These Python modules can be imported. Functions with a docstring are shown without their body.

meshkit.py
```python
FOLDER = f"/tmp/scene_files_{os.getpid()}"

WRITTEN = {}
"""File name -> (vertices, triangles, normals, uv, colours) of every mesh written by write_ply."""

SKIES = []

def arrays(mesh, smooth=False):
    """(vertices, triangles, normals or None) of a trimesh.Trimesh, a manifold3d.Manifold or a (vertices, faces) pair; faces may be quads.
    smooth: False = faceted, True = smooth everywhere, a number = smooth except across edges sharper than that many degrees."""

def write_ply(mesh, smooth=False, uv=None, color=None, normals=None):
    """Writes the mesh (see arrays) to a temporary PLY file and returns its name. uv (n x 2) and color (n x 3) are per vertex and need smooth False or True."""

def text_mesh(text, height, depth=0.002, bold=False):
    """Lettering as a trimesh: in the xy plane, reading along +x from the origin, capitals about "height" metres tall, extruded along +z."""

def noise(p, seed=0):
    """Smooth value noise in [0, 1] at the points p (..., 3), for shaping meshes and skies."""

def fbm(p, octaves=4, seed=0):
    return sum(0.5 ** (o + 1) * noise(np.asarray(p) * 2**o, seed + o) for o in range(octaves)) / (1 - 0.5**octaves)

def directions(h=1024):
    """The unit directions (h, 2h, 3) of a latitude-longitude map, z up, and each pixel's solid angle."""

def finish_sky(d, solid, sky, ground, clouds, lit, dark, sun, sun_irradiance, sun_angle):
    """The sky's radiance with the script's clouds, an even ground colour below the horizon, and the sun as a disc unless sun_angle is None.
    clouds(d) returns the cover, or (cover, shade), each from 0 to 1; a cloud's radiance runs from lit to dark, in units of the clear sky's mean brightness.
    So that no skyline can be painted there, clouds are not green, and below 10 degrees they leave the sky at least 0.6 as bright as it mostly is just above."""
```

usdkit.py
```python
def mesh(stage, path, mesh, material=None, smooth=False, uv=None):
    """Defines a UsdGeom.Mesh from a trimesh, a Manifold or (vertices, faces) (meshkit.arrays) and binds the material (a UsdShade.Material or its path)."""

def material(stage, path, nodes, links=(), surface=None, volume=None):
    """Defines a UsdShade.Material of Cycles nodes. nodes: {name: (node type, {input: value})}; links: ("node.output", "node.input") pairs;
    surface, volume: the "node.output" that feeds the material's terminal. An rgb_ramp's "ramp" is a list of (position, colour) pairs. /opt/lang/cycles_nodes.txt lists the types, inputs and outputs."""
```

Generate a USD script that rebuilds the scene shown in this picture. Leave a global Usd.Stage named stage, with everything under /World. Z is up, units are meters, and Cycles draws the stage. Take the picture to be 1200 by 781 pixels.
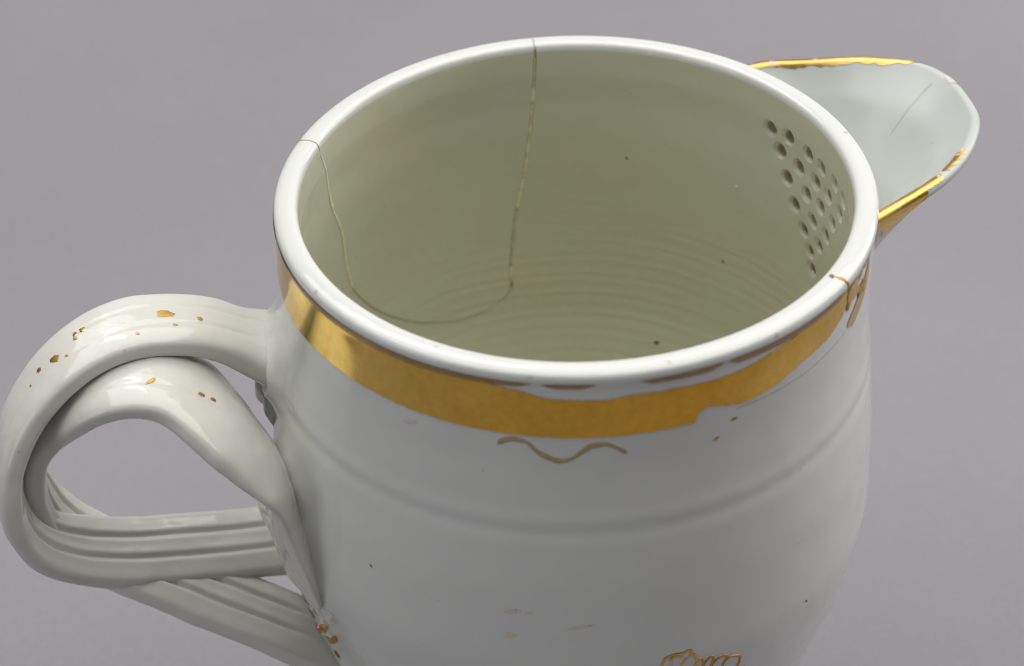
import math
import numpy as np
import trimesh
import manifold3d as m3
from scipy.interpolate import PchipInterpolator, CubicSpline
from scipy.spatial import cKDTree
from pxr import Usd, UsdGeom, UsdLux, UsdShade, Gf, Sdf, Vt
import usdkit, meshkit

stage = Usd.Stage.CreateInMemory()
UsdGeom.SetStageUpAxis(stage, UsdGeom.Tokens.z)
UsdGeom.SetStageMetersPerUnit(stage, 1.0)
UsdGeom.Xform.Define(stage, '/World')
UsdGeom.Scope.Define(stage, '/World/Looks')

# ---------------------------------------------------------------- camera
CAM_POS = np.array([0.0, -0.454709, 0.479418])
CAM_RIGHT = np.array([0.99970346, 0.01414850, -0.01981950])
CAM_UP = np.array([0.00722750, 0.60482687, 0.79632419])
CAM_FW = np.array([-0.02325416, 0.79623129, -0.60454526])
cam = UsdGeom.Camera.Define(stage, '/World/camera')
M = np.eye(4); M[0, :3] = CAM_RIGHT; M[1, :3] = CAM_UP; M[2, :3] = -CAM_FW; M[3, :3] = CAM_POS
cam.AddTransformOp().Set(Gf.Matrix4d(M.tolist()))
FL = 50.0
HAP = FL * 1200 / 3241.17
cam.CreateFocalLengthAttr(FL)
cam.CreateHorizontalApertureAttr(HAP)
cam.CreateVerticalApertureAttr(HAP * 666 / 1024)
cam.CreateClippingRangeAttr(Gf.Vec2f(0.02, 50))
cam.CreateFStopAttr(7.5)
cam.CreateFocusDistanceAttr(0.558)
cam.GetExposureAttr().Set(0.03)


# ---------------------------------------------------------------- lamps
def rect_light(name, pos, target, w, h, intensity, color):
    L = UsdLux.RectLight.Define(stage, '/World/' + name)
    pos, target = np.array(pos, float), np.array(target, float)
    zax = (pos - target) / np.linalg.norm(pos - target)
    xax = np.cross([0, 1, 0.001], zax); xax /= np.linalg.norm(xax)
    yax = np.cross(zax, xax)
    m = np.eye(4); m[0, :3] = xax; m[1, :3] = yax; m[2, :3] = zax; m[3, :3] = pos
    L.AddTransformOp().Set(Gf.Matrix4d(m.tolist()))
    L.CreateWidthAttr(w); L.CreateHeightAttr(h)
    L.CreateIntensityAttr(intensity); L.CreateColorAttr(Gf.Vec3f(*color))
    return L


rect_light('ceiling_softbox', (0.12, 0.3, 1.45), (0.0, 0.05, 0.1), 2.5, 1.7, 2.65, (1.0, 0.985, 0.96))
rect_light('lamp_rear', (-0.3, 0.75, 1.3), (0, 0, 0.12), 0.5, 0.14, 6.0, (1.0, 0.985, 0.96))
rect_light('softbox_left', (-1.1, -0.7, 0.4), (0, 0, 0.12), 0.9, 0.6, 1.5, (0.94, 0.97, 1.0))
rect_light('softbox_right', (1.0, 0.5, 0.5), (0.15, 0, 0.05), 0.8, 0.7, 3.2, (1.0, 0.98, 0.955))
rect_light('added_front_fill', (0.2, -1.6, 0.9), (0, 0, 0.06), 1.2, 0.7, 0.35, (0.95, 0.98, 1.0))  # added fill with no known source, brightens the body's front


# ---------------------------------------------------------------- measurements of the jug: azimuth (degrees), height (metres)
ROUT = [(-0.006, 0.05972), (-0.012, 0.05971), (-0.02, 0.05985), (-0.03, 0.06055), (-0.04, 0.06152), (-0.055, 0.06254), (-0.07, 0.06274), (-0.085, 0.06055), (-0.1, 0.05646), (-0.115, 0.05211), (-0.13, 0.04791), (-0.15, 0.04377), (-0.17, 0.03966)]
STRAP_A = [[0.05747, -0.01, 0.13125], [0.06135, -0.01, 0.13423], [0.06594, -0.01, 0.13666], [0.07266, -0.009, 0.14219], [0.08201, -0.0075, 0.14659], [0.09063, -0.0055, 0.14864], [0.09826, -0.0035, 0.14775], [0.10661, -0.001, 0.14356], [0.11365, 0.0015, 0.1363], [0.11799, 0.0035, 0.12626], [0.11845, 0.004, 0.11507], [0.11437, 0.0025, 0.10509], [0.10635, 0.0, 0.09787], [0.09681, -0.002, 0.0933], [0.08782, -0.004, 0.0903], [0.07866, -0.006, 0.0875], [0.06934, -0.008, 0.08494], [0.06276, -0.009, 0.0836], [0.05806, -0.0095, 0.08263]]
STRAP_B = [[0.06165, 0.0138, 0.09201], [0.06271, 0.0138, 0.09771], [0.06412, 0.0132, 0.10431], [0.06597, 0.0118, 0.1123], [0.06747, 0.01, 0.12135], [0.07234, 0.0085, 0.12941], [0.07887, 0.007, 0.13701], [0.08556, 0.0055, 0.14174], [0.0924, 0.0045, 0.1432], [0.09922, 0.003, 0.14105], [0.1055, -0.0005, 0.13483], [0.11167, -0.004, 0.12627], [0.1139, -0.0062, 0.11639], [0.11216, -0.0072, 0.1055], [0.10649, -0.0065, 0.09684], [0.1003, -0.0035, 0.09255], [0.09375, -0.0005, 0.08984], [0.08385, 0.003, 0.08462], [0.07219, 0.007, 0.07867], [0.06373, 0.009, 0.07306], [0.05773, 0.01, 0.06832], [0.05422, 0.01, 0.06471]]
WAVE = [(256.15, 0.1523), (257.53, 0.15358), (259.07, 0.15402), (261.08, 0.15371), (263.45, 0.15154), (265.47, 0.15028), (267.62, 0.14955), (269.57, 0.15019), (271.33, 0.15176), (273.1, 0.15312), (275.21, 0.15336), (277.39, 0.15234), (279.46, 0.15067)]
MONO = [[(286.03, 0.09434), (286.05, 0.09746), (286.81, 0.09938), (288.26, 0.09973), (289.9, 0.0995), (290.89, 0.09994), (291.75, 0.09913), (291.28, 0.09823), (290.31, 0.0974), (289.9, 0.09578), (290.7, 0.09385)], [(290.1, 0.09846), (288.6, 0.09924), (287.65, 0.09838), (287.71, 0.09664), (288.77, 0.0952), (290.11, 0.09516)], [(291.25, 0.09875), (292.46, 0.098), (292.92, 0.09602), (292.21, 0.09397), (291.7, 0.09202)], [(292.47, 0.09518), (293.39, 0.09657), (294.18, 0.09517), (294.02, 0.09308), (294.86, 0.09536), (295.67, 0.09623), (296.29, 0.09512), (295.95, 0.09317), (296.03, 0.0909)], [(296.14, 0.09307), (297.38, 0.09482), (298.44, 0.09501), (299.29, 0.094), (298.72, 0.09269), (298.51, 0.09003)], [(298.75, 0.09239), (300.05, 0.0938), (301.24, 0.09333), (302.32, 0.09237), (302.45, 0.09033), (301.77, 0.08852), (302.98, 0.08716), (304.01, 0.08815)]]
SPECKS_OUT = [(230.39, 0.11342), (296.56, 0.1495), (299.9, 0.15282), (213.41, 0.15691), (238.83, 0.15216), (318.36, 0.09737)]
CRACK_A = [(98.67, 0.16954), (98.8, 0.16744), (99.0, 0.16445), (99.09, 0.15994), (99.16, 0.15557), (99.37, 0.15002), (99.6, 0.14543), (100.07, 0.13954), (100.65, 0.13525), (101.42, 0.13119), (102.21, 0.12639), (102.8, 0.12229), (103.23, 0.11672), (103.71, 0.11075), (103.59, 0.10586), (103.82, 0.10395)]
CRACK_ARC = [(103.82, 0.10395), (104.85, 0.10221), (106.66, 0.10063), (109.32, 0.09934), (112.61, 0.09856), (115.95, 0.09841), (120.19, 0.09924), (124.52, 0.10079), (129.01, 0.10338), (133.69, 0.10702), (137.84, 0.11102), (141.13, 0.1151), (143.86, 0.11893), (145.9, 0.12236)]
CRACK_B = [(161.12, 0.16673), (158.38, 0.16014), (156.51, 0.15407), (154.86, 0.14912), (152.76, 0.14514), (150.69, 0.14067), (149.44, 0.13572), (148.94, 0.13259), (147.54, 0.12746), (145.9, 0.12236)]
IN_SPECKS = [(70.49, 0.09021), (50.64, 0.14038), (77.29, 0.14086), (54.39, 0.11755)]
GHOST_PTS = [(259.02, 0.11362), (258.45, 0.10685), (271.14, 0.11019), (262.4, 0.1135)]
FLECKS = [('A', -0.08217, -0.01349, 0.14986, 0.0018, 0.001, 0.15, 0), ('A', -0.07571, -0.01199, 0.1474, 0.0006, 0.0005, 0, 0), ('A', -0.09796, -0.01907, 0.15017, 0.0009, 0.0006, -0.6, 1), ('A', -0.09928, -0.0198, 0.14968, 0.0006, 0.0006, -0.6, 1), ('A', -0.09927, -0.02119, 0.14946, 0.0005, 0.0004, -0.6, 0), ('A', -0.10278, -0.02445, 0.14732, 0.0013, 0.0009, -0.5, 0), ('A', -0.10055, -0.0251, 0.14823, 0.0004, 0.0003, 0, 0), ('A', -0.10636, -0.02524, 0.14476, 0.0006, 0.0006, 0, 0), ('A', -0.10773, -0.02777, 0.14291, 0.0003, 0.0003, 0, 0), ('A', -0.08682, -0.02103, 0.1505, 0.0004, 0.0003, 0, 0), ('A', -0.07976, -0.01594, 0.14892, 0.0006, 0.00025, 0, 0), ('B', -0.08337, -0.02912, 0.14504, 0.0013, 0.0005, 0.6, 0), ('B', -0.07398, -0.02788, 0.14056, 0.0009, 0.0006, 0.2, 0), ('B', -0.07209, -0.02772, 0.13912, 0.0006, 0.0005, 0.2, 0)]

# ---------------------------------------------------------------- helpers
HR = 0.17                                  # height of the rim above the table
rng = np.random.default_rng(7)
SP = math.radians(25.0)                    # the spout's direction
HD = math.radians(194.0)                   # the handle's direction
HU = np.array([math.cos(HD), math.sin(HD), 0]); HT = np.array([-math.sin(HD), math.cos(HD), 0])
JUG = '/World/porcelain_jug'
used = {}


def numbered(path):
    n = used.get(path, 0); used[path] = n + 1
    return path if n == 0 else f'{path}_{n:03d}'


def mesh(path, v, f, mat, normals=None, label=None, kind=None):
    path = numbered(path)
    f = np.asarray(f, int)
    if f.shape[1] == 4:
        f = np.vstack([f[:, [0, 1, 2]], f[:, [0, 2, 3]]])
    v = np.asarray(v, float)
    if normals is None:
        _, _, normals = meshkit.arrays((v, f), True)
    m = UsdGeom.Mesh.Define(stage, path)
    m.CreatePointsAttr(Vt.Vec3fArray.FromNumpy(v.astype(np.float32)))
    m.CreateFaceVertexCountsAttr(Vt.IntArray.FromNumpy(np.full(len(f), 3, np.int32)))
    m.CreateFaceVertexIndicesAttr(Vt.IntArray.FromNumpy(f.astype(np.int32).ravel()))
    m.CreateSubdivisionSchemeAttr('none')
    m.CreateNormalsAttr(Vt.Vec3fArray.FromNumpy(np.asarray(normals, np.float32)))
    m.SetNormalsInterpolation('vertex')
    UsdShade.MaterialBindingAPI.Apply(m.GetPrim()).Bind(mat)
    if label: m.GetPrim().SetCustomDataByKey('label', label)
    if kind: m.GetPrim().SetCustomDataByKey('kind', kind)
    return path


def grid_faces(nu, nv, wrap_u=False, wrap_v=False, flip=False):
    iu = np.arange(nu if wrap_u else nu - 1); iv = np.arange(nv if wrap_v else nv - 1)
    a, b = np.meshgrid(iu, iv, indexing='ij')
    a2, b2 = (a + 1) % nu, (b + 1) % nv
    q = np.stack([a * nv + b, a2 * nv + b, a2 * nv + b2, a * nv + b2], -1).reshape(-1, 4)
    return q[:, ::-1] if flip else q


def smooth1(n, seed, scale, octaves=4):
    """A line of smooth noise in [-1, 1]."""
    t = np.arange(n) * scale
    return 2 * meshkit.fbm(np.stack([t, 0 * t + 3.3, 0 * t + seed * 7.1], -1), octaves, seed) - 1


# ---------------------------------------------------------------- materials
def mat(name, nodes, links, surface='p.BSDF'):
    return usdkit.material(stage, '/World/Looks/' + name, nodes, links, surface=surface)


def glaze(name, c0, c1, rough, bump=0.02, scale=90, spots=True, mottle=22.0):
    nodes = {
        'g': ('geometry', {}),
        'n': ('noise_texture', {'scale': mottle, 'detail': 5.0, 'roughness': 0.65}),
        'mix': ('mix', {'color1': c0, 'color2': c1}),
        'fine': ('noise_texture', {'scale': 900.0, 'detail': 2.0}),
        'fr': ('rgb_ramp', {'ramp': [(0.0, (0.93,) * 3), (0.30, (1,) * 3), (1.0, (1.0,) * 3)]}),
        'mul': ('mix', {'mix_type': 'multiply', 'fac': 1.0}),
        'sp': ('voronoi_texture', {'scale': 110.0, 'randomness': 1.0}),
        'spr': ('rgb_ramp', {'ramp': [(0.0, (0.55, 0.5, 0.38)), (0.03, (0.7, 0.66, 0.55)), (0.05, (1,) * 3), (1.0, (1,) * 3)]}),
        'mul2': ('mix', {'mix_type': 'multiply', 'fac': 0.4 if spots else 0.0}),
        'b': ('noise_texture', {'scale': float(scale), 'detail': 3.0, 'roughness': 0.45}),
        'bump': ('bump', {'strength': 0.5, 'distance': bump * 0.01}),
        'rn': ('noise_texture', {'scale': 60.0, 'detail': 3.0}),
        'rr': ('map_range', {'from_min': 0.3, 'from_max': 0.7, 'to_min': rough * 0.75, 'to_max': rough * 1.35}),
        'p': ('principled_bsdf', {'roughness': rough, 'ior': 1.5}),
    }
    links = [('g.position', 'n.vector'), ('g.position', 'fine.vector'), ('g.position', 'b.vector'), ('g.position', 'rn.vector'), ('g.position', 'sp.vector'),
             ('n.fac', 'mix.fac'), ('mix.color', 'mul.color1'), ('fine.fac', 'fr.fac'), ('fr.color', 'mul.color2'),
             ('sp.distance', 'spr.fac'), ('mul.color', 'mul2.color1'), ('spr.color', 'mul2.color2'), ('mul2.color', 'p.base_color'),
             ('b.fac', 'bump.height'), ('bump.normal', 'p.normal'), ('rn.fac', 'rr.value'), ('rr.result', 'p.roughness')]
    return mat(name, nodes, links)


def gilding(name, gold, dark, under, wear, rough=0.25, scale=260.0, x_tint=None):
    """Burnished gold leaf, rubbed through to the glaze where the noise is low."""
    nodes = {
        'g': ('geometry', {}),
        'n': ('noise_texture', {'scale': scale, 'detail': 6.0, 'roughness': 0.65}),
        'w': ('rgb_ramp', {'ramp': [(0.0, (0,) * 3), (max(wear - 0.03, 0), (0,) * 3), (wear + 0.03, (1,) * 3), (1.0, (1,) * 3)]}),
        'n2': ('noise_texture', {'scale': 45.0, 'detail': 5.0, 'roughness': 0.6}),
        'col': ('mix', {'color1': dark, 'color2': gold}),
        'cr': ('rgb_ramp', {'ramp': [(0.0, (0,) * 3), (0.32, (0,) * 3), (0.55, (1,) * 3), (1.0, (1,) * 3)]}),
        'n3': ('noise_texture', {'scale': 900.0, 'detail': 3.0, 'roughness': 0.6}),
        'bump': ('bump', {'strength': 0.35, 'distance': 0.00006}),
        'rr': ('map_range', {'from_min': 0.3, 'from_max': 0.7, 'to_min': rough * 0.7, 'to_max': rough * 1.5}),
        'gold': ('principled_bsdf', {'metallic': 1.0, 'roughness': rough}),
        'por': ('principled_bsdf', {'base_color': under, 'roughness': 0.2}),
        'mx': ('mix_closure', {}),
    }
    links = [('g.position', 'n.vector'), ('g.position', 'n2.vector'), ('g.position', 'n3.vector'), ('n.fac', 'w.fac'), ('n2.fac', 'cr.fac'), ('cr.color', 'col.fac'),
             ('col.color', 'gold.base_color'), ('n3.fac', 'bump.height'), ('bump.normal', 'gold.normal'), ('n2.fac', 'rr.value'), ('rr.result', 'gold.roughness'),
             ('w.color', 'mx.fac'), ('por.BSDF', 'mx.closure1'), ('gold.BSDF', 'mx.closure2')]
    if x_tint:                                # gold tinted along x: browner towards the middle, full colour at both ends
        nodes |= {'xyz': ('separate_xyz', {}), 'mr': ('map_range', {'from_min': -0.065, 'from_max': 0.065, 'clamp': True}), 'pr': ('rgb_ramp', {'ramp': x_tint}),
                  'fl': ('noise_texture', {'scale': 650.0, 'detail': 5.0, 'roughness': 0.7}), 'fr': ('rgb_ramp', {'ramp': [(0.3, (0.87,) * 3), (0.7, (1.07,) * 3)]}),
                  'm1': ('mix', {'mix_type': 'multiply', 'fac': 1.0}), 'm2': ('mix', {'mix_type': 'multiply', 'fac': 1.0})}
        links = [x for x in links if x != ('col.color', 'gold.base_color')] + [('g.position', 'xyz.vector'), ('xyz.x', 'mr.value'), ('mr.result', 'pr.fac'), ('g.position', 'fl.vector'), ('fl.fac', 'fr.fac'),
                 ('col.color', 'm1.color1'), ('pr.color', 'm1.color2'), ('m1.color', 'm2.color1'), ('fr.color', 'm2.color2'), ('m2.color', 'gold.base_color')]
    return mat(name, nodes, links, 'mx.closure')


def plain(name, color, rough, metallic=0.0, var=0.15, scale=400.0):
    c = np.array(color)
    return mat(name, {'g': ('geometry', {}), 'n': ('noise_texture', {'scale': scale, 'detail': 3.0}),
                      'mix': ('mix', {'color1': c * (1 - var), 'color2': np.minimum(c * (1 + var), 1)}),
                      'p': ('principled_bsdf', {'roughness': rough, 'metallic': metallic})},
               [('g.position', 'n.vector'), ('n.fac', 'mix.fac'), ('mix.color', 'p.base_color')])


POR = glaze('porcelain_glaze', (0.69, 0.71, 0.685), (0.75, 0.752, 0.722), 0.055, bump=0.05)
BEV = plain('lit_bevel', (0.66, 0.64, 0.53), 0.2, var=0.12, scale=300)  # light caught on the hole edges is put into this paler tone
BORE = plain('shaded_bore', (0.42, 0.38, 0.25), 0.35, var=0.4, scale=500)  # the dark depth of the holes is put into this brown
INN = glaze('inner_glaze', (0.68, 0.625, 0.45), (0.61, 0.665, 0.57), 0.13, bump=0.05, scale=140, mottle=45.0)
HAN = glaze('handle_glaze', (0.675, 0.665, 0.605), (0.72, 0.715, 0.67), 0.10, bump=0.06, scale=120, mottle=60.0)
SPO = glaze('shaded_spout_glaze', (0.52, 0.555, 0.53), (0.565, 0.59, 0.565), 0.24)  # same porcelain as the body, the spout's shade put into its darker colour
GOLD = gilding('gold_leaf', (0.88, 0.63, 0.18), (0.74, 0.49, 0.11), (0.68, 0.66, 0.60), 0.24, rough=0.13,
               x_tint=[(0.0, (1, 1, 1)), (0.14, (1, 0.99, 0.95)), (0.28, (0.88, 0.79, 0.56)), (0.5, (0.82, 0.66, 0.33)), (0.69, (0.84, 0.65, 0.32)), (0.78, (0.96, 0.87, 0.66)), (0.86, (0.98, 0.92, 0.8)), (1.0, (1, 1, 1))])
GOLDW = gilding('worn_gold_leaf', (0.76, 0.52, 0.19), (0.56, 0.33, 0.09), (0.66, 0.63, 0.55), 0.40, rough=0.38)
SPG = gilding('spout_gold', (0.82, 0.56, 0.17), (0.66, 0.40, 0.08), (0.66, 0.63, 0.55), 0.26, rough=0.3)
GOLDD = gilding('dull_gilding', (0.62, 0.36, 0.10), (0.42, 0.22, 0.06), (0.62, 0.54, 0.44), 0.34, rough=0.55)
LINE = plain('brown_gilt', (0.40, 0.235, 0.085), 0.35, metallic=0.35, var=0.25, scale=300)
REST = gilding('gold_rest', (0.80, 0.60, 0.24), (0.62, 0.40, 0.12), (0.68, 0.66, 0.60), 0.30, rough=0.3)
SPOT = gilding('gold_fleck', (0.58, 0.36, 0.10), (0.42, 0.24, 0.06), (0.60, 0.52, 0.40), 0.20, rough=0.45)
BRIGHT = gilding('bright_gold', (0.95, 0.72, 0.30), (0.8, 0.5, 0.15), (0.7, 0.68, 0.6), 0.2, rough=0.2)
BROWN = plain('brown_enamel', (0.23, 0.13, 0.045), 0.4)
NICK = plain('rubbed_glaze', (0.60, 0.58, 0.52), 0.5, var=0.1)
FAINT = plain('faint_brown', (0.56, 0.49, 0.38), 0.15, var=0.1)
GHOST = plain('worn_enamel', (0.71, 0.655, 0.55), 0.08, var=0.04)
CRACKD = plain('crack_stain', (0.30, 0.265, 0.14), 0.6)
CRACKS = plain('spout_crack_stain', (0.47, 0.48, 0.41), 0.3)
CRACKL = plain('faint_crack_stain', (0.47, 0.43, 0.27), 0.5)
OLIVE = plain('olive_enamel', (0.43, 0.345, 0.19), 0.35, var=0.3)
PALE = plain('pale_crack', (0.93, 0.90, 0.78), 0.3, var=0.05)
GLUE = plain('old_glue', (0.86, 0.79, 0.57), 0.3, var=0.16, scale=900)
DARK = plain('dark_speck', (0.05, 0.045, 0.03), 0.5)

# ---------------------------------------------------------------- the paper under the jug
paper = mat('grey_paper', {
    'g': ('geometry', {}), 'n': ('noise_texture', {'scale': 6.0, 'detail': 4.0, 'roughness': 0.5}),
    'mix': ('mix', {'color1': (0.238, 0.228, 0.250), 'color2': (0.306, 0.288, 0.309)}),
    'f': ('noise_texture', {'scale': 700.0, 'detail': 4.0, 'roughness': 0.7}),
    'fr': ('rgb_ramp', {'ramp': [(0.25, (0.90,) * 3), (0.75, (1.08,) * 3)]}),
    'mul': ('mix', {'mix_type': 'multiply', 'fac': 1.0}),
    'bump': ('bump', {'strength': 0.25, 'distance': 0.0004}),
    'p': ('principled_bsdf', {'roughness': 0.85, 'specular_ior_level': 0.25})},
    [('g.position', 'n.vector'), ('g.position', 'f.vector'), ('n.fac', 'mix.fac'), ('f.fac', 'fr.fac'), ('mix.color', 'mul.color1'), ('fr.color', 'mul.color2'),
     ('mul.color', 'p.base_color'), ('f.fac', 'bump.height'), ('bump.normal', 'p.normal')])
prof = [(-1.2, 0.0), (-0.6, 0.0), (-0.2, 0.0), (0.2, 0.0), (0.45, 0.0)]
for k in range(1, 13):
    a = k / 12 * math.radians(80)
    prof.append((0.45 + 0.55 * math.sin(a), 0.55 * (1 - math.cos(a))))
prof.append((prof[-1][0] + 0.12, prof[-1][1] + 0.7))
ts = np.linspace(0, 1, len(prof)); tf = np.linspace(0, 1, 90)
py = np.array(prof)
cy, cz = PchipInterpolator(ts, py[:, 0])(tf), PchipInterpolator(ts, py[:, 1])(tf)
xs = np.linspace(-1.6, 1.6, 60)
X, Y = np.meshgrid(xs, cy, indexing='ij'); Z = np.broadcast_to(cz, X.shape)
Z = Z + 0.014 * (meshkit.fbm(np.stack([X * 4.5, Y * 4.5, 0 * X], -1), 3, 5) - 0.5) * np.clip((np.hypot(X, Y) - 0.1) / 0.15, 0, 1)
p_ = mesh('/World/paper_backdrop', np.stack([X, Y, Z], -1).reshape(-1, 3), grid_faces(60, 90), paper, kind='structure')
stage.GetPrimAtPath(p_).SetCustomDataByKey('label', 'plain lilac grey paper sheet under and behind the jug')
stage.GetPrimAtPath(p_).SetCustomDataByKey('category', 'backdrop')

# ---------------------------------------------------------------- the jug
jug = UsdGeom.Xform.Define(stage, JUG).GetPrim()
used[JUG] = 1
jug.SetCustomDataByKey('label', 'white porcelain jug with gold rim band, pierced strainer spout and entwined strap handle')
jug.SetCustomDataByKey('category', 'jug')

zz = np.array([a for a, b in ROUT]); rr = np.array([b for a, b in ROUT])
_out = PchipInterpolator(zz[::-1], rr[::-1])
WALL = 0.0042


def groove(z):
    return -0.00021 * np.exp(-((z + 0.0375) / 0.0018) ** 2) + 0.00011 * np.exp(-((z + 0.0345) / 0.0018) ** 2)


# the lathe profile, from under the foot, up the outside, over the lip and down the inside (r, z relative to the rim)
lip = [(0.05970, -0.0058), (0.05965, -0.0046), (0.05970, -0.0035), (0.05990, -0.0026), (0.0600, -0.0018), (0.05987, -0.0011), (0.0595, -0.0006), (0.0588, -0.00025), (0.0579, -0.00006), (0.0570, 0.0),
       (0.0562, -0.0001), (0.0556, -0.0004), (0.0552, -0.0011), (0.05505, -0.0024), (0.0550, -0.0042), (0.05497, -0.0054), (0.05495, -0.007)]
oz = np.linspace(-0.1685, -0.0066, 250)
iz = np.linspace(-0.0078, -0.152, 215)
ir = np.minimum(_out(np.clip(iz, -0.17, -0.006)) - WALL, 0.06); ir[:12] = np.minimum(ir[:12], np.linspace(0.05494, ir[12], 12))
cs = CubicSpline(np.arange(len(lip)), np.array(lip))
lipf = cs(np.linspace(0, len(lip) - 1, 64))
P1 = [(0.0, -0.166), (0.02, -0.166), (0.0335, -0.166), (0.0345, -0.1665), (0.0350, -0.1695), (0.0356, -0.17), (0.0385, -0.17), (0.0394, -0.1695)]
P2 = [(float(_out(z) + groove(z)), z) for z in oz]
P4 = [(r, z) for r, z in zip(ir, iz)]
fl = np.linspace(0, math.pi / 2, 12)[1:]
P5 = [(ir[-1] - 0.007 * (1 - math.cos(a)), iz[-1] - 0.008 * math.sin(a)) for a in fl]
P6 = [(r, -0.160 - 0.0005 * (1 - r / 0.034)) for r in (0.025, 0.012, 0.0)]
PROF = np.array(P1 + P2 + [tuple(x) for x in lipf] + P4 + P5 + P6)
i_lip0, i_lip1 = len(P1) + len(P2), len(P1) + len(P2) + 64
i_top = i_lip0 + int(np.argmax(PROF[i_lip0:i_lip1, 1]))
out_r = np.array(PROF[len(P1):i_top + 1]); in_r = np.array(PROF[i_top:len(P1) + len(P2) + 64 + len(P4)])
_zo = np.maximum.accumulate(out_r[:, 1] + np.arange(len(out_r)) * 1e-9)


def axis_shift(z):
    t = np.clip((-z - 0.002) / 0.03, 0, 1)
    return -0.0009 * t * t * (3 - 2 * t)


def wobble(az, z, outer=True):
    """The potter's hand: a millimetre's tenth of unevenness, and throwing rings inside."""
    az, z = np.broadcast_arrays(np.asarray(az, float), np.asarray(z, float))
    q = np.stack([np.cos(az) * 2.2, np.sin(az) * 2.2, z * 38], -1)
    d = 0.00045 * (meshkit.fbm(q, 3, 2) - 0.5)
    if not outer:
        ph = 1.6 * meshkit.fbm(np.stack([np.cos(az) * 1.2, np.sin(az) * 1.2, z * 10], -1), 2, 9)
        amp = 0.000075 * np.clip((-z - 0.035) / 0.03, 0, 1) * (0.02 + 1.3 * meshkit.noise(np.stack([np.cos(az) * 1.6, np.sin(az) * 1.6, z * 60], -1), 4))
        d = d + amp * (np.sin(z * 2 * np.pi / 0.0030 + ph * 5) + 0.6 * np.sin(z * 2 * np.pi / 0.0019 + ph * 8))
    return d * np.clip((-z + 0.0005) / 0.006, 0.4, 1)


def surf(az, z, off=0.0, outer=True):
    """Point on the jug's wall: az in radians, z above the table; off lifts it from the surface."""
    z = np.asarray(z, float) - HR; az = np.asarray(az, float)
    src, h = (out_r, 2e-4) if outer else (in_r[::-1], 2e-4)
    def R(q): return np.interp(q, _zo if outer else src[:, 1], src[:, 0])
    r = R(z) + wobble(az, z, outer)
    sl = (R(z + h) - R(z - h)) / (2 * h)
    s = 1 if outer else -1
    nr, nz = s / np.sqrt(1 + sl ** 2), -s * sl / np.sqrt(1 + sl ** 2)
    return np.stack([(r + off * nr) * np.cos(az) + axis_shift(z), (r + off * nr) * np.sin(az), z + off * nz + HR], -1)


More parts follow.
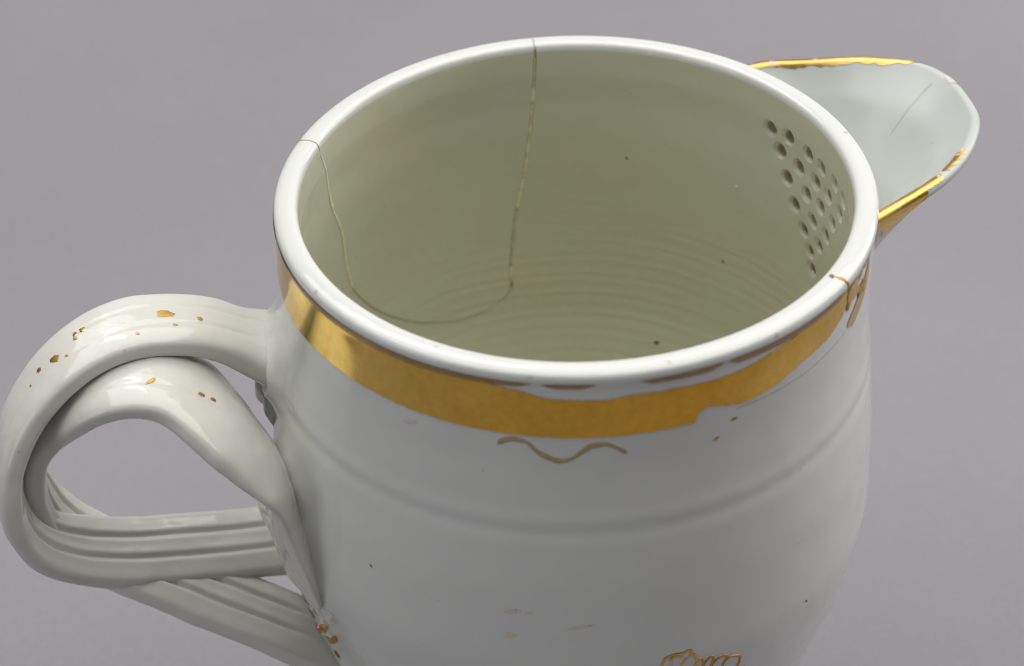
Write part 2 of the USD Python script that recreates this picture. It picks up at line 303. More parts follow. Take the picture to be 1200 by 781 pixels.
# ---------------------------------------------------------------- handle straps
def strap(path, w, th, square, groove_in, groove_out, lump, mat_, hug=None):
    P = np.array([HU * a + HT * b + np.array([0, 0, c]) for a, b, c in path])
    d = np.r_[0, np.cumsum(np.linalg.norm(np.diff(P, axis=0), axis=1))]; d /= d[-1]
    n, m = 320, 128
    s = np.linspace(0, 1, n)
    C = CubicSpline(d, P)(s)
    from scipy.ndimage import gaussian_filter1d
    C = gaussian_filter1d(C, 5, axis=0, mode='nearest')
    T = np.gradient(C, axis=0); T /= np.linalg.norm(T, axis=1, keepdims=True)
    L = HT[None] - T * (T @ HT)[:, None]; L /= np.linalg.norm(L, axis=1, keepdims=True)
    Nn = np.cross(L, T)
    centre = HU * 0.086 + np.array([0, 0, 0.117])
    if ((C - centre) * Nn).sum() < 0: Nn = -Nn
    L = L - np.where(Nn[:, [2]] < 0, 0.36, 0.10) * Nn[:, [2]] * Nn; L /= np.linalg.norm(L, axis=1, keepdims=True)     # banked: the near edge lies lower
    N2 = np.cross(L, T); Nn = N2 * np.sign((N2 * Nn).sum(1, keepdims=True))
    W, H = w(s), th(s)
    hg = np.zeros(n)
    if hug:                                   # the leaf-like end lies along the curve of the wall
        hg = np.clip((hug[1] - s) / (hug[1] - hug[0]), 0, 1); hg = hg * hg * (3 - 2 * hg)
        azc = np.arctan2(C[:, 1], C[:, 0])
        Lw = np.stack([-np.sin(azc), np.cos(azc), 0 * azc], -1); Lw *= np.sign((Lw * L).sum(1, keepdims=True))
        L = L * (1 - hg[:, None]) + Lw * hg[:, None]; L = L - T * (L * T).sum(1, keepdims=True); L /= np.linalg.norm(L, axis=1, keepdims=True)
        N2 = np.cross(L, T); Nn = N2 * np.sign((N2 * Nn).sum(1, keepdims=True))
    td = np.linspace(0, 2 * np.pi, 1441)
    ca, sb = np.empty((n, m)), np.empty((n, m))
    for r_i in range(n):
        e = 2 / float(square(s[r_i]))
        x_, y_ = np.sign(np.cos(td)) * np.abs(np.cos(td)) ** e, np.sign(np.sin(td)) * np.abs(np.sin(td)) ** e
        ln_ = np.r_[0, np.cumsum(np.hypot(np.diff(x_ * W[r_i]), np.diff(y_ * H[r_i])))]
        at = np.linspace(0, ln_[-1], m, endpoint=False)
        ca[r_i], sb[r_i] = np.interp(at, ln_, x_), np.interp(at, ln_, y_)
    a = W[:, None] / 2 * ca; b = H[:, None] / 2 * sb
    b = b - hg[:, None] * a ** 2 / (2 * 0.058)
    rel_ = ca
    flute = np.exp(-((rel_ - 0.32) / 0.085) ** 2) + np.exp(-((rel_ + 0.32) / 0.085) ** 2)
    swell = np.cos(rel_ * np.pi * 3 / 1.02 * 0.98) * 0.5
    gi, go = groove_in(s)[:, None], groove_out(s)[:, None]
    b = b + np.where(sb < 0, gi * (flute * 0.9 + 0.22 * swell), -go * flute) * np.clip(np.abs(sb) * 1.6, 0, 1)
    q = C[:, None] + L[:, None] * a[..., None] + Nn[:, None] * b[..., None]
    nz = meshkit.fbm(q * 110, 3, 12) - 0.5
    q = q + (L[:, None] * ca[..., None] + Nn[:, None] * sb[..., None]) * (lump(s)[:, None] * nz)[..., None]
    v = np.vstack([q.reshape(-1, 3), C[0], C[-1]])
    f = grid_faces(n, m, wrap_v=True)
    f = np.vstack([f[:, [0, 1, 2]], f[:, [0, 2, 3]]])
    i = np.arange(m); j = (i + 1) % m
    f = np.vstack([f, np.stack([np.full(m, n * m), j, i], -1), np.stack([np.full(m, n * m + 1), (n - 1) * m + i, (n - 1) * m + j], -1)])
    tm = trimesh.Trimesh(v, f, process=False)
    if tm.volume < 0: f = f[:, ::-1]
    return mesh(f'{JUG}/handle_strap', v, f, mat_), v, f


def ramp(xs, ys): return lambda s: PchipInterpolator(xs, ys)(s)


pa, va, fa = strap(STRAP_A, ramp([0, .03, .09, .2, .5, .8, .93, 1], [.024, .0215, .0168, .0158, .0150, .0165, .0165, .0175]), ramp([0, .04, .12, .3, .7, 1], [.0105, .0085, .0062, .0054, .0054, .0054]), ramp([0, .12, 1], [2.4, 3.3, 3.4]),
                   ramp([0, .3, .42, .55, .9, 1], [0, .0001, .0008, .0011, .0010, .0008]), ramp([0, .08, .14, .25, .5, 1], [.00006, .0002, .00016, .00005, .0001, .0003]), ramp([0, .3, .6, 1], [.0006, .0004, .0007, .0007]), HAN)
pb, vb, fb = strap(STRAP_B, ramp([0, .04, .10, .17, .23, .32, .5, .8, .95, 1], [.023, .026, .029, .035, .0335, .0195, .0155, .0162, .017, .020]), ramp([0, .05, .12, .2, .3, .5, .8, 1], [.0062, .0070, .0080, .0078, .0060, .0054, .0056, .0075]), ramp([0, .14, .3, 1], [1.6, 1.75, 3.2, 3.4]),
                   ramp([0, .35, .45, .55, .9, .95, 1], [0, .0001, .0008, .0012, .0010, .0001, 0]), ramp([0, .2, .5, 1], [0, .0001, .0001, .0002]), ramp([0, .06, .2, .35, .6, 1], [.0022, .0014, .0009, .0005, .0007, .0007]), HAN, hug=(.16, .30))


NA = 600
AZ = np.linspace(0, 2 * np.pi, NA, endpoint=False)
inner_row = np.arange(len(PROF)) > i_top
R_, Z_ = PROF[1:-1, 0], PROF[1:-1, 1]
A2, Zg = np.meshgrid(AZ, Z_, indexing='ij')
wob = np.where(inner_row[1:-1][None, :], wobble(A2, Zg, False), wobble(A2, Zg, True))
Rg = R_[None, :] + wob * np.clip(R_ / 0.03, 0, 1)[None, :]
V = np.stack([Rg * np.cos(A2) + axis_shift(Zg), Rg * np.sin(A2), Zg + HR], -1)
# where a strap grows out of the wall, the clay swells up to it
zone = (~inner_row[1:-1])[None, :] & (A2 > math.radians(160)) & (A2 < math.radians(245)) & (Zg < -0.012) & (Zg > -0.13)
dist = cKDTree(np.vstack([va, vb])).query(V[zone], distance_upper_bound=0.012)[0]
swell = np.zeros(V.shape[:2]); swell[zone] = 0.0032 * np.exp(-np.minimum(dist, 0.05) / 0.0026)
V = V + np.stack([np.cos(A2), np.sin(A2), 0 * A2], -1) * swell[..., None]
nv = V.shape[1]
F = grid_faces(NA, nv, wrap_u=True)
F = np.vstack([F[:, [0, 1, 2]], F[:, [0, 2, 3]]])
Vf = V.reshape(-1, 3)
c0, c1 = len(Vf), len(Vf) + 1
Vf = np.vstack([Vf, [[axis_shift(-0.166), 0, HR - 0.166]], [[axis_shift(-0.16), 0, HR - 0.1605]]])
i = np.arange(NA); j = (i + 1) % NA
F = np.vstack([F, np.stack([np.full(NA, c0), j * nv, i * nv], -1), np.stack([np.full(NA, c1), i * nv + nv - 1, j * nv + nv - 1], -1)])
solid = m3.Manifold(m3.Mesh(vert_properties=Vf.astype(np.float32), tri_verts=F.astype(np.uint32)))
if solid.volume() < 0:
    F = F[:, ::-1]; solid = m3.Manifold(m3.Mesh(vert_properties=Vf.astype(np.float32), tri_verts=F.astype(np.uint32)))

# the strainer: a triangle of holes through the wall behind the spout
tools = []
rows = [(-0.0096, 6), (-0.0145, 5), (-0.0196, 4), (-0.0247, 3), (-0.0299, 2), (-0.0342, 1), (-0.0386, 1)]
for k, (z, n) in enumerate(rows):
    for q in range(n):
        a = math.radians(25.3 + (q - (n - 1) / 2) * 6.55 + (1.6 if k == 5 else 0.6 if k == 6 else 0) + rng.uniform(-0.5, 0.5))
        zc = z + rng.uniform(-0.00035, 0.00035)
        rin = float(np.interp(zc, in_r[::-1, 1], in_r[::-1, 0]))
        rad = rng.uniform(0.00098, 0.00114)
        prof2 = [(0, -0.0022), (rad + 0.0026, -0.0020), (rad + 0.0012, -0.0002), (rad + 0.00075, 0.0002), (rad + 0.0004, 0.0006), (rad + 0.00015, 0.0011), (rad, 0.0018), (rad, 0.0075), (0, 0.0075)]
        tool = m3.CrossSection([np.array([(x, y) for x, y in prof2])]).revolve(20)
        tool = tool.rotate([0, 90 + rng.uniform(-4, 4), 0]).translate([rin, 0, 0]).rotate([0, 0, math.degrees(a)])
        tools.append(tool.translate([float(axis_shift(zc)), 0, zc + HR]))
solid = solid - m3.Manifold.batch_boolean(tools, m3.OpType.Add)
out = solid.to_mesh()
bv, bf = np.array(out.vert_properties[:, :3], float), np.array(out.tri_verts, int)
ri, ro = np.array(out.run_index) // 3, np.array(out.run_original_id)
src_id = np.concatenate([np.full(ri[k + 1] - ri[k], ro[k]) for k in range(len(ro))])
ids, cnt = np.unique(src_id, return_counts=True)
pierced = src_id != ids[cnt.argmax()]                         # the faces of the holes
nrm_wall = meshkit.arrays((bv, bf[~pierced]), True)[2]
nrm_hole = meshkit.arrays((bv, bf[pierced]), True)[2]
# split what one sees inside from the outside, keeping the shared normals
cen = bv[bf].mean(1); rel = cen[:, 2] - HR
rmid = np.interp(rel, in_r[::-1, 1], in_r[::-1, 0]) + np.where(pierced, 0.0030, 0.0006)
rho = np.hypot(cen[:, 0] - axis_shift(rel), cen[:, 1])
inside = (rho < rmid) & (rel > -0.1625) & (rel < -0.0016)
rin_ = np.interp(rel, in_r[::-1, 1], in_r[::-1, 0])
bore = pierced & (rho > rin_ + 0.0007)
for nm, sel, m_ in (('body', (~inside & ~pierced) | (pierced & ~bore & (rho > rin_ + 0.004)), POR), ('inner_wall', inside & ~pierced, INN), ('strainer_bores', bore, BORE), ('strainer_rims', pierced & ~bore, BEV)):
    vs, fs, ns, at = [], [], [], 0
    for grp, nn in ((~pierced, nrm_wall), (pierced, nrm_hole)):
        g_ = sel & grp
        if not g_.any(): continue
        idx, inv = np.unique(bf[g_], return_inverse=True)
        vs.append(bv[idx]); ns.append(nn[idx]); fs.append(inv.reshape(-1, 3) + at); at += len(idx)
    mesh(f'{JUG}/{nm}', np.vstack(vs), np.vstack(fs), m_, np.vstack(ns), label={'inner_wall': 'olive grey glazed inside wall with throwing rings', 'strainer_bores': 'brown holes of the strainer, their dark depth put into the colour'}.get(nm))


# ---------------------------------------------------------------- spout
u_, v_ = np.array([math.cos(SP), math.sin(SP)]), np.array([-math.sin(SP), math.cos(SP)])
rim = np.array([(0.0497, 0.0318), (0.0545, 0.0319), (0.0592, 0.0316), (0.0658, 0.0293), (0.0709, 0.0272), (0.0777, 0.0244), (0.0839, 0.0206), (0.0881, 0.0170), (0.0906, 0.0125), (0.0916, 0.0063),
                (0.0908, -0.0008), (0.0888, -0.0075), (0.0857, -0.0121), (0.0806, -0.0174), (0.0734, -0.0225), (0.0678, -0.0252), (0.0616, -0.0273), (0.0557, -0.0292), (0.0495, -0.0310)])
d = np.r_[0, np.cumsum(np.linalg.norm(np.diff(rim, axis=0), axis=1))]; d /= d[-1]
NS, NK = 160, 40
sa = np.linspace(0, 1, NS)
rim_f = CubicSpline(d, rim)(sa)
kk = np.linspace(0, 1, NK) ** 1.15
O = np.zeros((NS, NK, 3))
for c, k in enumerate(kk):
    zk = HR - 0.0058 - 0.044 * k
    bl = min(1.0, 2.2 * k) ** 1.2
    rb = float(_out(np.clip(zk - HR, -0.17, -0.006))) - 0.0014
    pw = 1.0 + 1.0 * np.sin(np.pi * sa)
    fv = (1 - k) ** pw
    fu = (1 - k) ** (1.0 + 0.75 * np.sin(np.pi * sa))
    v = ((1 - bl) * rim_f[:, 1] + bl * 0.0325 * np.cos(np.pi * sa)) * fv
    ub = np.sqrt(np.maximum(rb ** 2 - v ** 2, 1e-6))
    ur = np.sqrt(np.maximum((0.0597 - 0.0014) ** 2 - np.clip(rim_f[:, 1], -0.05, 0.05) ** 2, 1e-6))
    u = ub + ((1 - bl) * (rim_f[:, 0] - ur) + bl * 0.033 * np.sin(np.pi * sa) ** 0.9) * fu
    O[:, c] = np.stack([u * u_[0] + v * v_[0] + axis_shift(zk - HR) * 0.5, u * u_[1] + v * v_[1], np.full(NS, zk)], -1)
from scipy.ndimage import gaussian_filter1d
for c in range(NK):
    sg = 13.0 * min(1.0, kk[c] / 0.12)
    if sg > 0.3:
        e0, e1 = O[0, c].copy(), O[-1, c].copy()
        O[:, c] = gaussian_filter1d(O[:, c], sg, axis=0, mode='nearest')
        O[0, c], O[-1, c] = e0, e1
dA, dK = np.gradient(O, axis=0), np.gradient(O, axis=1)
N = np.cross(dA, dK); N /= np.maximum(np.linalg.norm(N, axis=-1, keepdims=True), 1e-12)
mid = O[NS // 2, 0] - np.array([u_[0], u_[1], 0]) * 0.03
if ((O[:, 0] - mid) * N[:, 0]).sum() < 0: N = -N
N[:, -4:] = N[:, [-5]]
TH = 0.0027
I = O - N * TH
NL = 13
lipc = (O[:, 0] + I[:, 0]) / 2; ax = (O[:, 0] - I[:, 0]) / 2
ang = np.linspace(0, np.pi, NL)[1:-1]
updir = np.array([0, 0, 1.0]) - N[:, 0] * N[:, 0][:, [2]]; updir /= np.linalg.norm(updir, axis=1, keepdims=True)
L_ = lipc[:, None] + ax[:, None] * np.cos(ang)[None, :, None] + updir[:, None] * (TH / 2 * np.sin(ang))[None, :, None]
S = np.concatenate([O[:, ::-1], L_, I], 1)
nS = S.shape[1]
Sg = np.cross(np.gradient(S, axis=0), np.gradient(S, axis=1)); Sg /= np.maximum(np.linalg.norm(Sg, axis=-1, keepdims=True), 1e-12)
flip = (Sg[NS // 2, NK + NL // 2 - 1] @ np.array([0, 0, 1.0])) < 0
if flip: Sg = -Sg
sf = grid_faces(NS, nS, flip=bool(flip))
ends = []
for e in (0, NS - 1):                       # close both ends inside the wall, and the slit at the bottom
    for c in range(NK - 1):
        a, b, cc, dd = e * nS + NK - 1 - c, e * nS + NK - 2 - c, e * nS + NK + NL - 2 + c, e * nS + NK + NL - 1 + c
        ends.append((a, b, dd, cc) if e == 0 else (a, cc, dd, b))
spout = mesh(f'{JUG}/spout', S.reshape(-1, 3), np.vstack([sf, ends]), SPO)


def spout_gild(a0, a1, c0, c1, m_, seed, off=0.00009, rag=1.6):
    """A strip of leaf over the spout's lip: a along the rim, c across it (0 outside edge, 1 inside edge of the roll)."""
    n, m = 140, 14
    a = np.linspace(a0, a1, n)
    lo = c0 + rag * 0.08 * smooth1(n, seed, 0.14, 2); hi = c1 + rag * 0.08 * smooth1(n, seed + 3, 0.16, 2)
    fade = np.clip(np.minimum((a - a0), (a1 - a)) / ((a1 - a0) * 0.12), 0.02, 1)
    mid_ = (lo + hi) / 2; lo, hi = mid_ + (lo - mid_) * fade, mid_ + (hi - mid_) * fade
    t = np.linspace(0, 1, m)
    c = lo[:, None] + (hi - lo)[:, None] * t[None]
    row = NK - 1 + c * (NL - 1)
    from scipy.ndimage import map_coordinates
    co = np.stack([np.broadcast_to((a * (NS - 1))[:, None], row.shape), row])
    P = np.stack([map_coordinates(S[..., q], co, order=1, mode='nearest') for q in range(3)], -1)
    Q = np.stack([map_coordinates(Sg[..., q], co, order=1, mode='nearest') for q in range(3)], -1)
    P = P + off * Q
    return mesh(f'{spout}/gilding', P.reshape(-1, 3), grid_faces(n, m, flip=bool(flip)), m_)


def spout_crack(a0, a1, c0, c1, w):
    from scipy.ndimage import map_coordinates
    n = 40; t = np.linspace(0, 1, n)
    a = (a0 + (a1 - a0) * t + 0.004 * smooth1(n, 77, 0.2)) * (NS - 1); row = NK - 1 + (c0 + (c1 - c0) * t) * (NL - 1)
    cc = np.linspace(-1, 1, 5)
    co = np.stack([a[:, None] + cc * w * (1 + 0.5 * smooth1(n, 78, 0.3)[:, None]), row[:, None] + 0 * cc])
    P = np.stack([map_coordinates(S[..., q], co, order=1, mode='nearest') for q in range(3)], -1)
    Q = np.stack([map_coordinates(Sg[..., q], co, order=1, mode='nearest') for q in range(3)], -1)
    mesh(f'{spout}/crack', (P + Q * (0.00004 * (1 - cc ** 2) + 0.00001)[None, :, None]).reshape(-1, 3), grid_faces(n, 5, flip=bool(flip)), CRACKS)


spout_crack(0.43, 0.405, 1.15, 1.85, 0.40)
spout_gild(0.02, 0.40, -0.1, 1.04, GOLDW, 3)
spout_gild(0.445, 0.475, 0.35, 0.95, GHOST, 5)
spout_gild(0.85, 0.992, -0.7, 1.75, SPG, 7, rag=2.5)
spout_gild(0.80, 0.865, 0.45, 1.1, GOLDW, 9, rag=1.2)
spout_gild(0.70, 0.79, 0.6, 1.02, GOLDW, 11, rag=1.4)


# ---------------------------------------------------------------- thin things laid on the surfaces
def sheet(path, az0, az1, low, high, mat_, off=0.00012, step=0.12, rows_=14, label=None, outer=True):
    """A skin between two edges low(az), high(az), in degrees and metres."""
    az = np.arange(az0, az1 + step, step)
    lo, hi = low(az), high(az)
    hi = np.maximum(hi, lo + 2e-5)
    t = np.linspace(0, 1, rows_)
    z = lo[:, None] + (hi - lo)[:, None] * t
    P = surf(np.radians(az)[:, None] + 0 * z, z, off, outer)
    return mesh(path, P.reshape(-1, 3), grid_faces(len(az), rows_, flip=not outer), mat_, label=label)


def line(path, pts, width, mat_, outer=True, h=0.0001, step=0.0003, seed=0, jitter=0.25, taper=True, base=0.00002, label=None):
    """A slightly raised stroke along (az, z) points on the wall."""
    pts = np.array(pts, float)
    base = base if outer else base + 0.00008
    P = surf(np.radians(pts[:, 0]), pts[:, 1], 0, outer)
    d = np.r_[0, np.cumsum(np.linalg.norm(np.diff(P, axis=0), axis=1))]
    n = max(int(d[-1] / step), 8)
    s = np.linspace(0, d[-1], n)
    az = PchipInterpolator(d, np.radians(pts[:, 0]))(s) if len(pts) > 2 else np.interp(s, d, np.radians(pts[:, 0]))
    z = PchipInterpolator(d, pts[:, 1])(s) if len(pts) > 2 else np.interp(s, d, pts[:, 1])
    wv = np.asarray(width(s / d[-1]) if callable(width) else np.full(n, width)) * (1 + jitter * smooth1(n, seed, 0.35))
    if taper: wv = wv * np.clip(np.minimum(s, d[-1] - s) / (0.6e-3), 0.15, 1)
    r0 = np.hypot(*P[0, :2])
    dx, dz = np.gradient(az) * r0, np.gradient(z)
    ln = np.hypot(dx, dz); ln[ln == 0] = 1
    nx, nz_ = -dz / ln, dx / ln
    c = np.linspace(-1, 1, 7)
    AZm = az[:, None] + (nx * wv / 2)[:, None] * c / r0
    Zm = z[:, None] + (nz_ * wv / 2)[:, None] * c
    hh = base + h * np.sqrt(np.clip(1 - c ** 2, 0, 1))[None] * (0.6 + 0.5 * (smooth1(n, seed + 5, 0.3)[:, None] + 1) / 2)
    hh[:, [0, -1]] = -0.00006          # the edges run into the wall
    Q = surf(AZm, Zm, hh, outer)
    return mesh(path, Q.reshape(-1, 3), grid_faces(n, 7, flip=not outer), mat_, label=label)


def patch_on(path, verts, faces, centre, ru, rv, rot, mat_, off=0.00006, seed=0, dome=0.00006, label=None, outward=False):
    """A blob of leaf laid on a finished mesh near CENTRE: an uneven disc snapped to the surface."""
    tree_ = cKDTree(verts)
    _, _, nrm = meshkit.arrays((verts, faces), True)
    i0 = tree_.query(centre)[1]
    n0, c = nrm[i0], verts[i0]
    t1 = np.cross(n0, [0, 0, 1.0]) if abs(n0[2]) < 0.45 else -HU + n0 * (n0 @ HU); t1 /= np.linalg.norm(t1); t2 = np.cross(n0, t1)
    na, nr = 40, 7
    th = np.linspace(0, 2 * np.pi, na, endpoint=False)
    edge = 1 + 0.24 * (2 * meshkit.fbm(np.stack([np.cos(th) * 1.5, np.sin(th) * 1.5, 0 * th + seed * 3.7], -1), 3, seed) - 1) * 2
    rad = np.linspace(0, 1, nr)
    x = rad[None] * (edge * np.cos(th))[:, None] * ru; y = rad[None] * (edge * np.sin(th))[:, None] * rv
    cr, sr = math.cos(rot), math.sin(rot)
    q = c + (x * cr - y * sr)[..., None] * t1 + (x * sr + y * cr)[..., None] * t2
    q = q.reshape(-1, 3)
    near_mask = np.linalg.norm(verts - c, axis=1) < 3.0 * max(ru, rv) + 0.002
    fm = near_mask[faces].any(1)
    sub = trimesh.Trimesh(verts, faces[fm], process=False)
    pts, _, tri = trimesh.proximity.closest_point(sub, q)
    fn = sub.face_normals[tri]
    if outward: fn = fn * np.sign((fn[:, :2] * pts[:, :2]).sum(1))[:, None]
    rr_ = np.tile(rad, na)
    pts = pts + fn * (off + dome * np.sqrt(np.clip(1 - rr_ ** 2, 0, 1)))[:, None]
    return mesh(path, pts, grid_faces(na, nr, wrap_u=True), mat_, label=label)


# the gold band under the rim
def band_low(az):
    base = np.interp(az, [0, 150, 198, 218, 240, 262, 291.9, 292.4, 294.3, 301.9, 308.9, 315.7, 317.4, 324, 328.5, 331, 360],
                     [.1556, .1556, .1555, .1558, .1554, .1551, .1551, .1571, .1581, .1561, .1567, .1586, .1587, .1594, .1615, .1655, .1655])
    n = len(az)
    return base + 0.00012 * smooth1(n, 21, 0.12) + np.where(az > 291, 0.00025, 0.00004) * smooth1(n, 22, 0.7)


def band_top(az):
    base = np.interp(az, [0, 200, 246, 253, 260, 265.4, 275, 279.8, 289, 295.7, 301, 309.5, 316, 322, 327, 331, 360],
                     [.1668, .1668, .1668, .1665, .1655, .1641, .1638, .1645, .1643, .1640, .1642, .1655, .1662, .1668, .1669, .1664, .1664])
    n = len(az)
    return base + np.where((az > 252) & (az < 330), 0.0003, 0.00003) * smooth1(n, 23, 0.35)


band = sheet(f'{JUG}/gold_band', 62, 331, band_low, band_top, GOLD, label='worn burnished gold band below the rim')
sheet(f'{band}/gold_remnant', 331.5, 342.5, lambda a: np.interp(a, [331, 334.5, 338, 341.5, 343], [.1568, .1549, .1562, .1585, .1625]) + 0.0002 * smooth1(len(a), 31, 0.4),
      lambda a: np.interp(a, [331, 333.7, 337, 340, 343], [.1572, .1592, .1615, .1640, .1668]) + 0.0002 * smooth1(len(a), 32, 0.4), REST)
# the brown gilt line under the lip, broken in front; on the left its brown includes the lip's dark reflection
for k, (a0, a1) in enumerate([(66, 262), (263.5, 273.5), (281, 297), (297.6, 329), (336, 347)]):
    zt = 0.16765 if a0 < 336 else 0.1675
    sheet(f'{JUG}/rim_line', a0, a1, lambda a: zt - np.interp(a, [60, 190, 245, 262, 281, 300, 320, 345], [.0016, .0016, .0014, .0010, .0010, .0014, .0015, .0013]) * np.clip(np.minimum(a - a0, a1 - a) / 2.5, 0.05, 1) + 0.00014 * smooth1(len(a), 40 + k, 0.4),
          lambda a: zt + 0.00008 * smooth1(len(a), 50 + k, 0.4), LINE, off=0.0002, rows_=8)
line(f'{JUG}/faint_line', [(300, .1553), (308, .15515), (316, .1552), (324, .1555), (331, .1560)], 0.00045, FAINT, seed=3, jitter=0.8, h=0.00001)
wave = line(f'{JUG}/wavy_line', WAVE, lambda s: 0.00125 + 0.0003 * np.sin(s * 19), OLIVE, seed=4, jitter=0.35, label='thin brown wavy flourish below the gold band')
for k, L in enumerate(MONO):
    line(f'{JUG}/gilt_script', L, 0.00085 if k < 3 else 0.0006, GOLDW if k < 3 else SPOT, seed=60 + k, jitter=0.35, h=0.00012, base=0.00003 + 0.00002 * k)
for k, (a, z) in enumerate(GHOST_PTS):
    patch_on(f'{JUG}/faint_mark', bv, bf, surf(math.radians(a), z), [.0016, .0014, .003, .001][k], [.0007, .0008, .0005, .0004][k], 0.2, GHOST, seed=70 + k, off=0.00002, dome=0.00001)
for k, (a, z) in enumerate(SPECKS_OUT):
    patch_on(f'{JUG}/glaze_speck', bv, bf, surf(math.radians(a), z), [.00035, .0006, .0007, .0006, .0015, .0003][k], [.0003, .0003, .0003, .0008, .0004, .0003][k], 0.3, [BROWN, SPOT, SPOT, SPOT, GHOST, BROWN][k], seed=80 + k, dome=0.00003)
# what is left of the gilding where the rim was chipped
for k, (a, z, x, y, r_, g) in enumerate([(331.0, .1661, .0016, .0009, 0.6, GOLDD), (334.6, .1638, .0013, .0011, 0.2, REST), (330.6, .1628, .0010, .0014, 0.1, GOLDD), (337.8, .1628, .0012, .0009, 1.0, GOLDD), (335.8, .1660, .0012, .0008, 0.4, REST), (339.5, .1605, .0010, .0013, 0.3, REST)]):
    patch_on(f'{JUG}/gilt_curl', bv, bf, surf(math.radians(a), z), x, y, r_, g, seed=300 + k, off=0.00016, dome=0.00008)


def over_lip(path, az_deg, c0, c1, width, mat_, drift=0.0, seed=0, h=0.0001):
    """A stroke across the rounded lip at one azimuth (c: rows of the lip profile, 0 outside, 1 inside)."""
    n = 60
    c = np.linspace(c0, c1, n)
    rr_ = cs(c * (len(lip) - 1)); tg = cs(c * (len(lip) - 1), 1); tg /= np.linalg.norm(tg, axis=1, keepdims=True)
    nr, nz_ = -tg[:, 1], tg[:, 0]
    if nz_[n // 2] < 0 or nr[0] < 0: nr, nz_ = (nr, nz_) if nr[0] * 1 + 0 > 0 else (-nr, -nz_)
    cc = np.linspace(-1, 1, 7)
    wv = width * (1 + 0.5 * smooth1(n, seed, 0.3)) * np.clip(np.minimum(c - c0, c1 - c) / (0.12 * (c1 - c0)), 0.2, 1)
    az = np.radians(az_deg + drift * (c - c0) / (c1 - c0) + 0.3 * smooth1(n, seed + 2, 0.2))
    a = az[:, None] + wv[:, None] / 2 * cc / 0.058
    off = 0.00003 + h * np.sqrt(np.clip(1 - cc ** 2, 0, 1))
    r = rr_[:, [0]] + nr[:, None] * off; z = rr_[:, [1]] + nz_[:, None] * off
    w_ = wobble(a, z, True)
    q = np.stack([(r + w_) * np.cos(a) + axis_shift(z), (r + w_) * np.sin(a), z + HR], -1)
    return mesh(path, q.reshape(-1, 3), grid_faces(n, 7, flip=True), mat_)


over_lip(f'{JUG}/gilt_curl', 330.5, 0.02, 0.52, 0.0008, GOLDD, drift=-2.2, seed=8, h=0.0001)
over_lip(f'{JUG}/gilt_curl', 328.0, 0.52, 0.60, 0.0010, BROWN, drift=0.3, seed=9, h=0.0001)
patch_on(f'{JUG}/gilt_curl', bv, bf, surf(math.radians(332.5), .1648), 0.0024, 0.0022, 0.3, REST, seed=91, off=0.00022, dome=0.0001)
patch_on(f'{JUG}/gilt_curl', bv, bf, surf(math.radians(336.5), .1622), 0.0015, 0.0012, 0.9, GOLDD, seed=92, off=0.00022, dome=0.0001)

# ---------------------------------------------------------------- old break: cracks and glue
def crack(name, pts, w, dark, glue=None, seed=0):
    pts = np.array(pts, float)
    pc = line(f'{JUG}/{name}', pts, w, dark, outer=False, h=0.00003, seed=seed, jitter=0.5)
    if glue is not None:
        n = len(pts)
        for k, (i0, i1, gw) in enumerate(glue):
            line(f'{pc}/glue_line', pts[i0:i1 + 1], gw, GLUE, outer=False, h=0.00006, base=0.00005, seed=seed + 11 + k, jitter=0.9)


crack('crack', CRACK_A, 0.00066, CRACKD, [(1, 5, 0.0003), (3, 4, 0.0008), (4, 9, 0.00050), (6, 8, 0.0006), (8, 10, 0.0007), (10, 13, 0.00035), (13, 14, 0.0005)], 101)
crack('crack', CRACK_ARC, 0.00042, CRACKL, None, 111)
crack('crack', CRACK_B, 0.00052, PALE, [(2, 3, 0.0009), (4, 9, 0.00068)], 121)
for k, (a, c0_, c1_, w_) in enumerate([(214, .34, .42, .0007), (262, .30, .36, .0009), (287, .42, .50, .0005), (308, .28, .35, .0008), (136, .30, .40, .0006), (64, .34, .42, .0007), (20, .40, .47, .0006), (243, .52, .58, .0005), (118, .45, .52, .0005)]):
    over_lip(f'{JUG}/rim_nick', a, c0_, c1_, w_, [FAINT, NICK, NICK][k % 3], drift=rng.uniform(-0.6, 0.6), seed=310 + k, h=0.00001)
over_lip(f'{JUG}/crack', 98.8, 0.24, 0.97, 0.00022, CRACKL, seed=131)
over_lip(f'{JUG}/crack', 161.2, 0.32, 0.80, 0.00018, CRACKL, drift=0.3, seed=133)
for k, (a, z) in enumerate(IN_SPECKS):
    patch_on(f'{JUG}/inner_speck', bv, bf, surf(math.radians(a), z, 0, False), [.0007, .0006, .0003, .0003][k], [.0004, .0005, .0003, .0004][k], 0, [DARK, GLUE, DARK, BROWN][k], seed=140 + k, dome=[.00005, .0003, .00005, .00005][k])

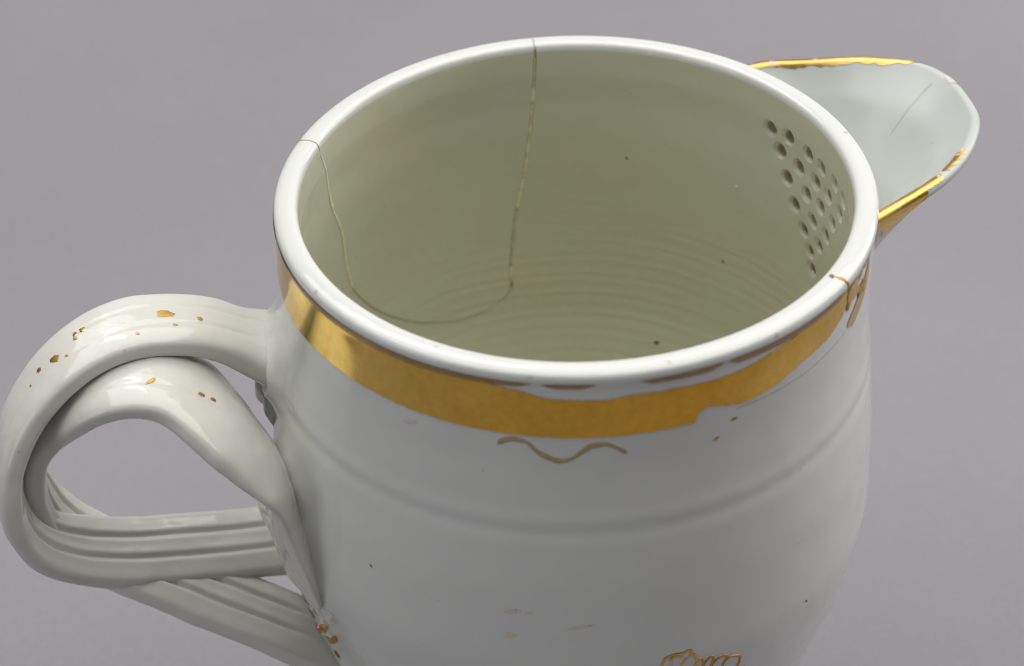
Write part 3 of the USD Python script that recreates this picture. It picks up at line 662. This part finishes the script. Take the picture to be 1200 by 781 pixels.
# ---------------------------------------------------------------- moulded leaves where the straps join the body
def leaf(path, az, z, length, width, rot, mat_, height=0.0012, seed=0, off=0.0, lobes=3, label=None):
    """A small moulded leaf on the wall: rot is the direction it points, measured from straight down."""
    n, m = 30, 17
    s = np.linspace(0, 1, n); c = np.linspace(-1, 1, m)
    half = width / 2 * np.sin(np.pi * np.clip(s, 0.02, 0.985) ** 0.8) ** 0.7 * (1 + 0.20 * np.abs(np.sin(np.pi * lobes * s)) - 0.1 + 0.12 * smooth1(n, seed, 0.3))
    x = half[:, None] * c; y = (s - 0.0)[:, None] * length + 0 * x
    bulge = height * np.sqrt(np.clip(1 - c ** 2, 0, 1))[None] * np.sin(np.pi * np.clip(s, 0.03, 0.97))[:, None] ** 0.5
    bulge = bulge * (1 - 0.45 * np.exp(-(c / 0.14) ** 2))[None] + 0.00025 * np.sin(s * lobes * 2 * np.pi + 1)[:, None] * np.abs(c)[None] * (1 - np.abs(c))[None] * 2 - 0.00005
    cr, sr = math.cos(rot), math.sin(rot)
    dx, dz = x * cr + y * sr, -(y * cr - x * sr)
    P = surf(math.radians(az) + dx / 0.061, z + dz, bulge + off)
    LEAVES.append((P.reshape(-1, 3), grid_faces(n, m, flip=True)))
    return mesh(path, P.reshape(-1, 3), grid_faces(n, m, flip=True), mat_, label=label)


LEAVES = []
for k in range(34):
    t = (k + 0.5) / 34
    a = 202.5 + 7.5 * t + rng.uniform(-1, 1) * (3.0 + 2.5 * t); z = 0.0875 - 0.030 * t + rng.uniform(-1, 1) * 0.0012
    leaf(f'{JUG}/moulded_leaf', a, z, rng.uniform(.005, .009), rng.uniform(.003, .0052), rng.uniform(-0.2, 1.1), HAN if k % 3 == 0 else POR, height=rng.uniform(.0012, .0025), seed=150 + k)
lv = np.vstack([v for v, _ in LEAVES]); at = np.cumsum([0] + [len(v) for v, _ in LEAVES])
lf = np.vstack([f + at[k] for k, (_, f) in enumerate(LEAVES)]); lf = np.vstack([lf[:, [0, 1, 2]], lf[:, [0, 2, 3]]])
lv, lf = np.vstack([lv, bv]), np.vstack([lf, bf + len(lv)])
for k, (a, z, x, y, r_, g) in enumerate([(202.6, .0826, .0016, .0012, 0.9, REST), (210.2, .0804, .0022, .0010, -0.75, SPOT), (212.6, .0782, .0020, .0011, -0.7, SPOT), (206.2, .0772, .0014, .0007, 0.6, REST), (204.2, .0735, .0010, .0006, 0.8, SPOT), (204.6, .0800, .0014, .0008, 0.9, REST), (208.5, .0698, .0010, .0006, -0.6, REST), (206.5, .0822, .0010, .0006, 0.3, REST), (211, .0726, .0010, .0005, -0.5, SPOT)]):
    patch_on(f'{JUG}/gold_fleck', lv, lf, surf(math.radians(a), z, 0.0025), x, y, r_, g, seed=230 + k, off=0.00012, dome=0.0001, outward=True)
for k, (a, z, ln, wd, rot, ht) in enumerate([(184.5, .131, .012, .009, 0.0, .0045), (187.5, .129, .010, .006, 0.5, .0028), (181.5, .129, .010, .006, -0.4, .003)]):
    leaf(f'{JUG}/moulded_leaf', a, z, ln, wd, rot, POR, height=ht, seed=170 + k)

# flecks of gilding left on the straps
for k, (strap_id, x, y, z, ru, rv, rot, g) in enumerate(FLECKS):
    p0, vv, ff = (pa, va, fa) if strap_id == 'A' else (pb, vb, fb)
    patch_on(f'{p0}/gold_fleck', vv, ff, np.array([x, y, z]), ru, rv, rot, BRIGHT if g else SPOT, seed=200 + k)
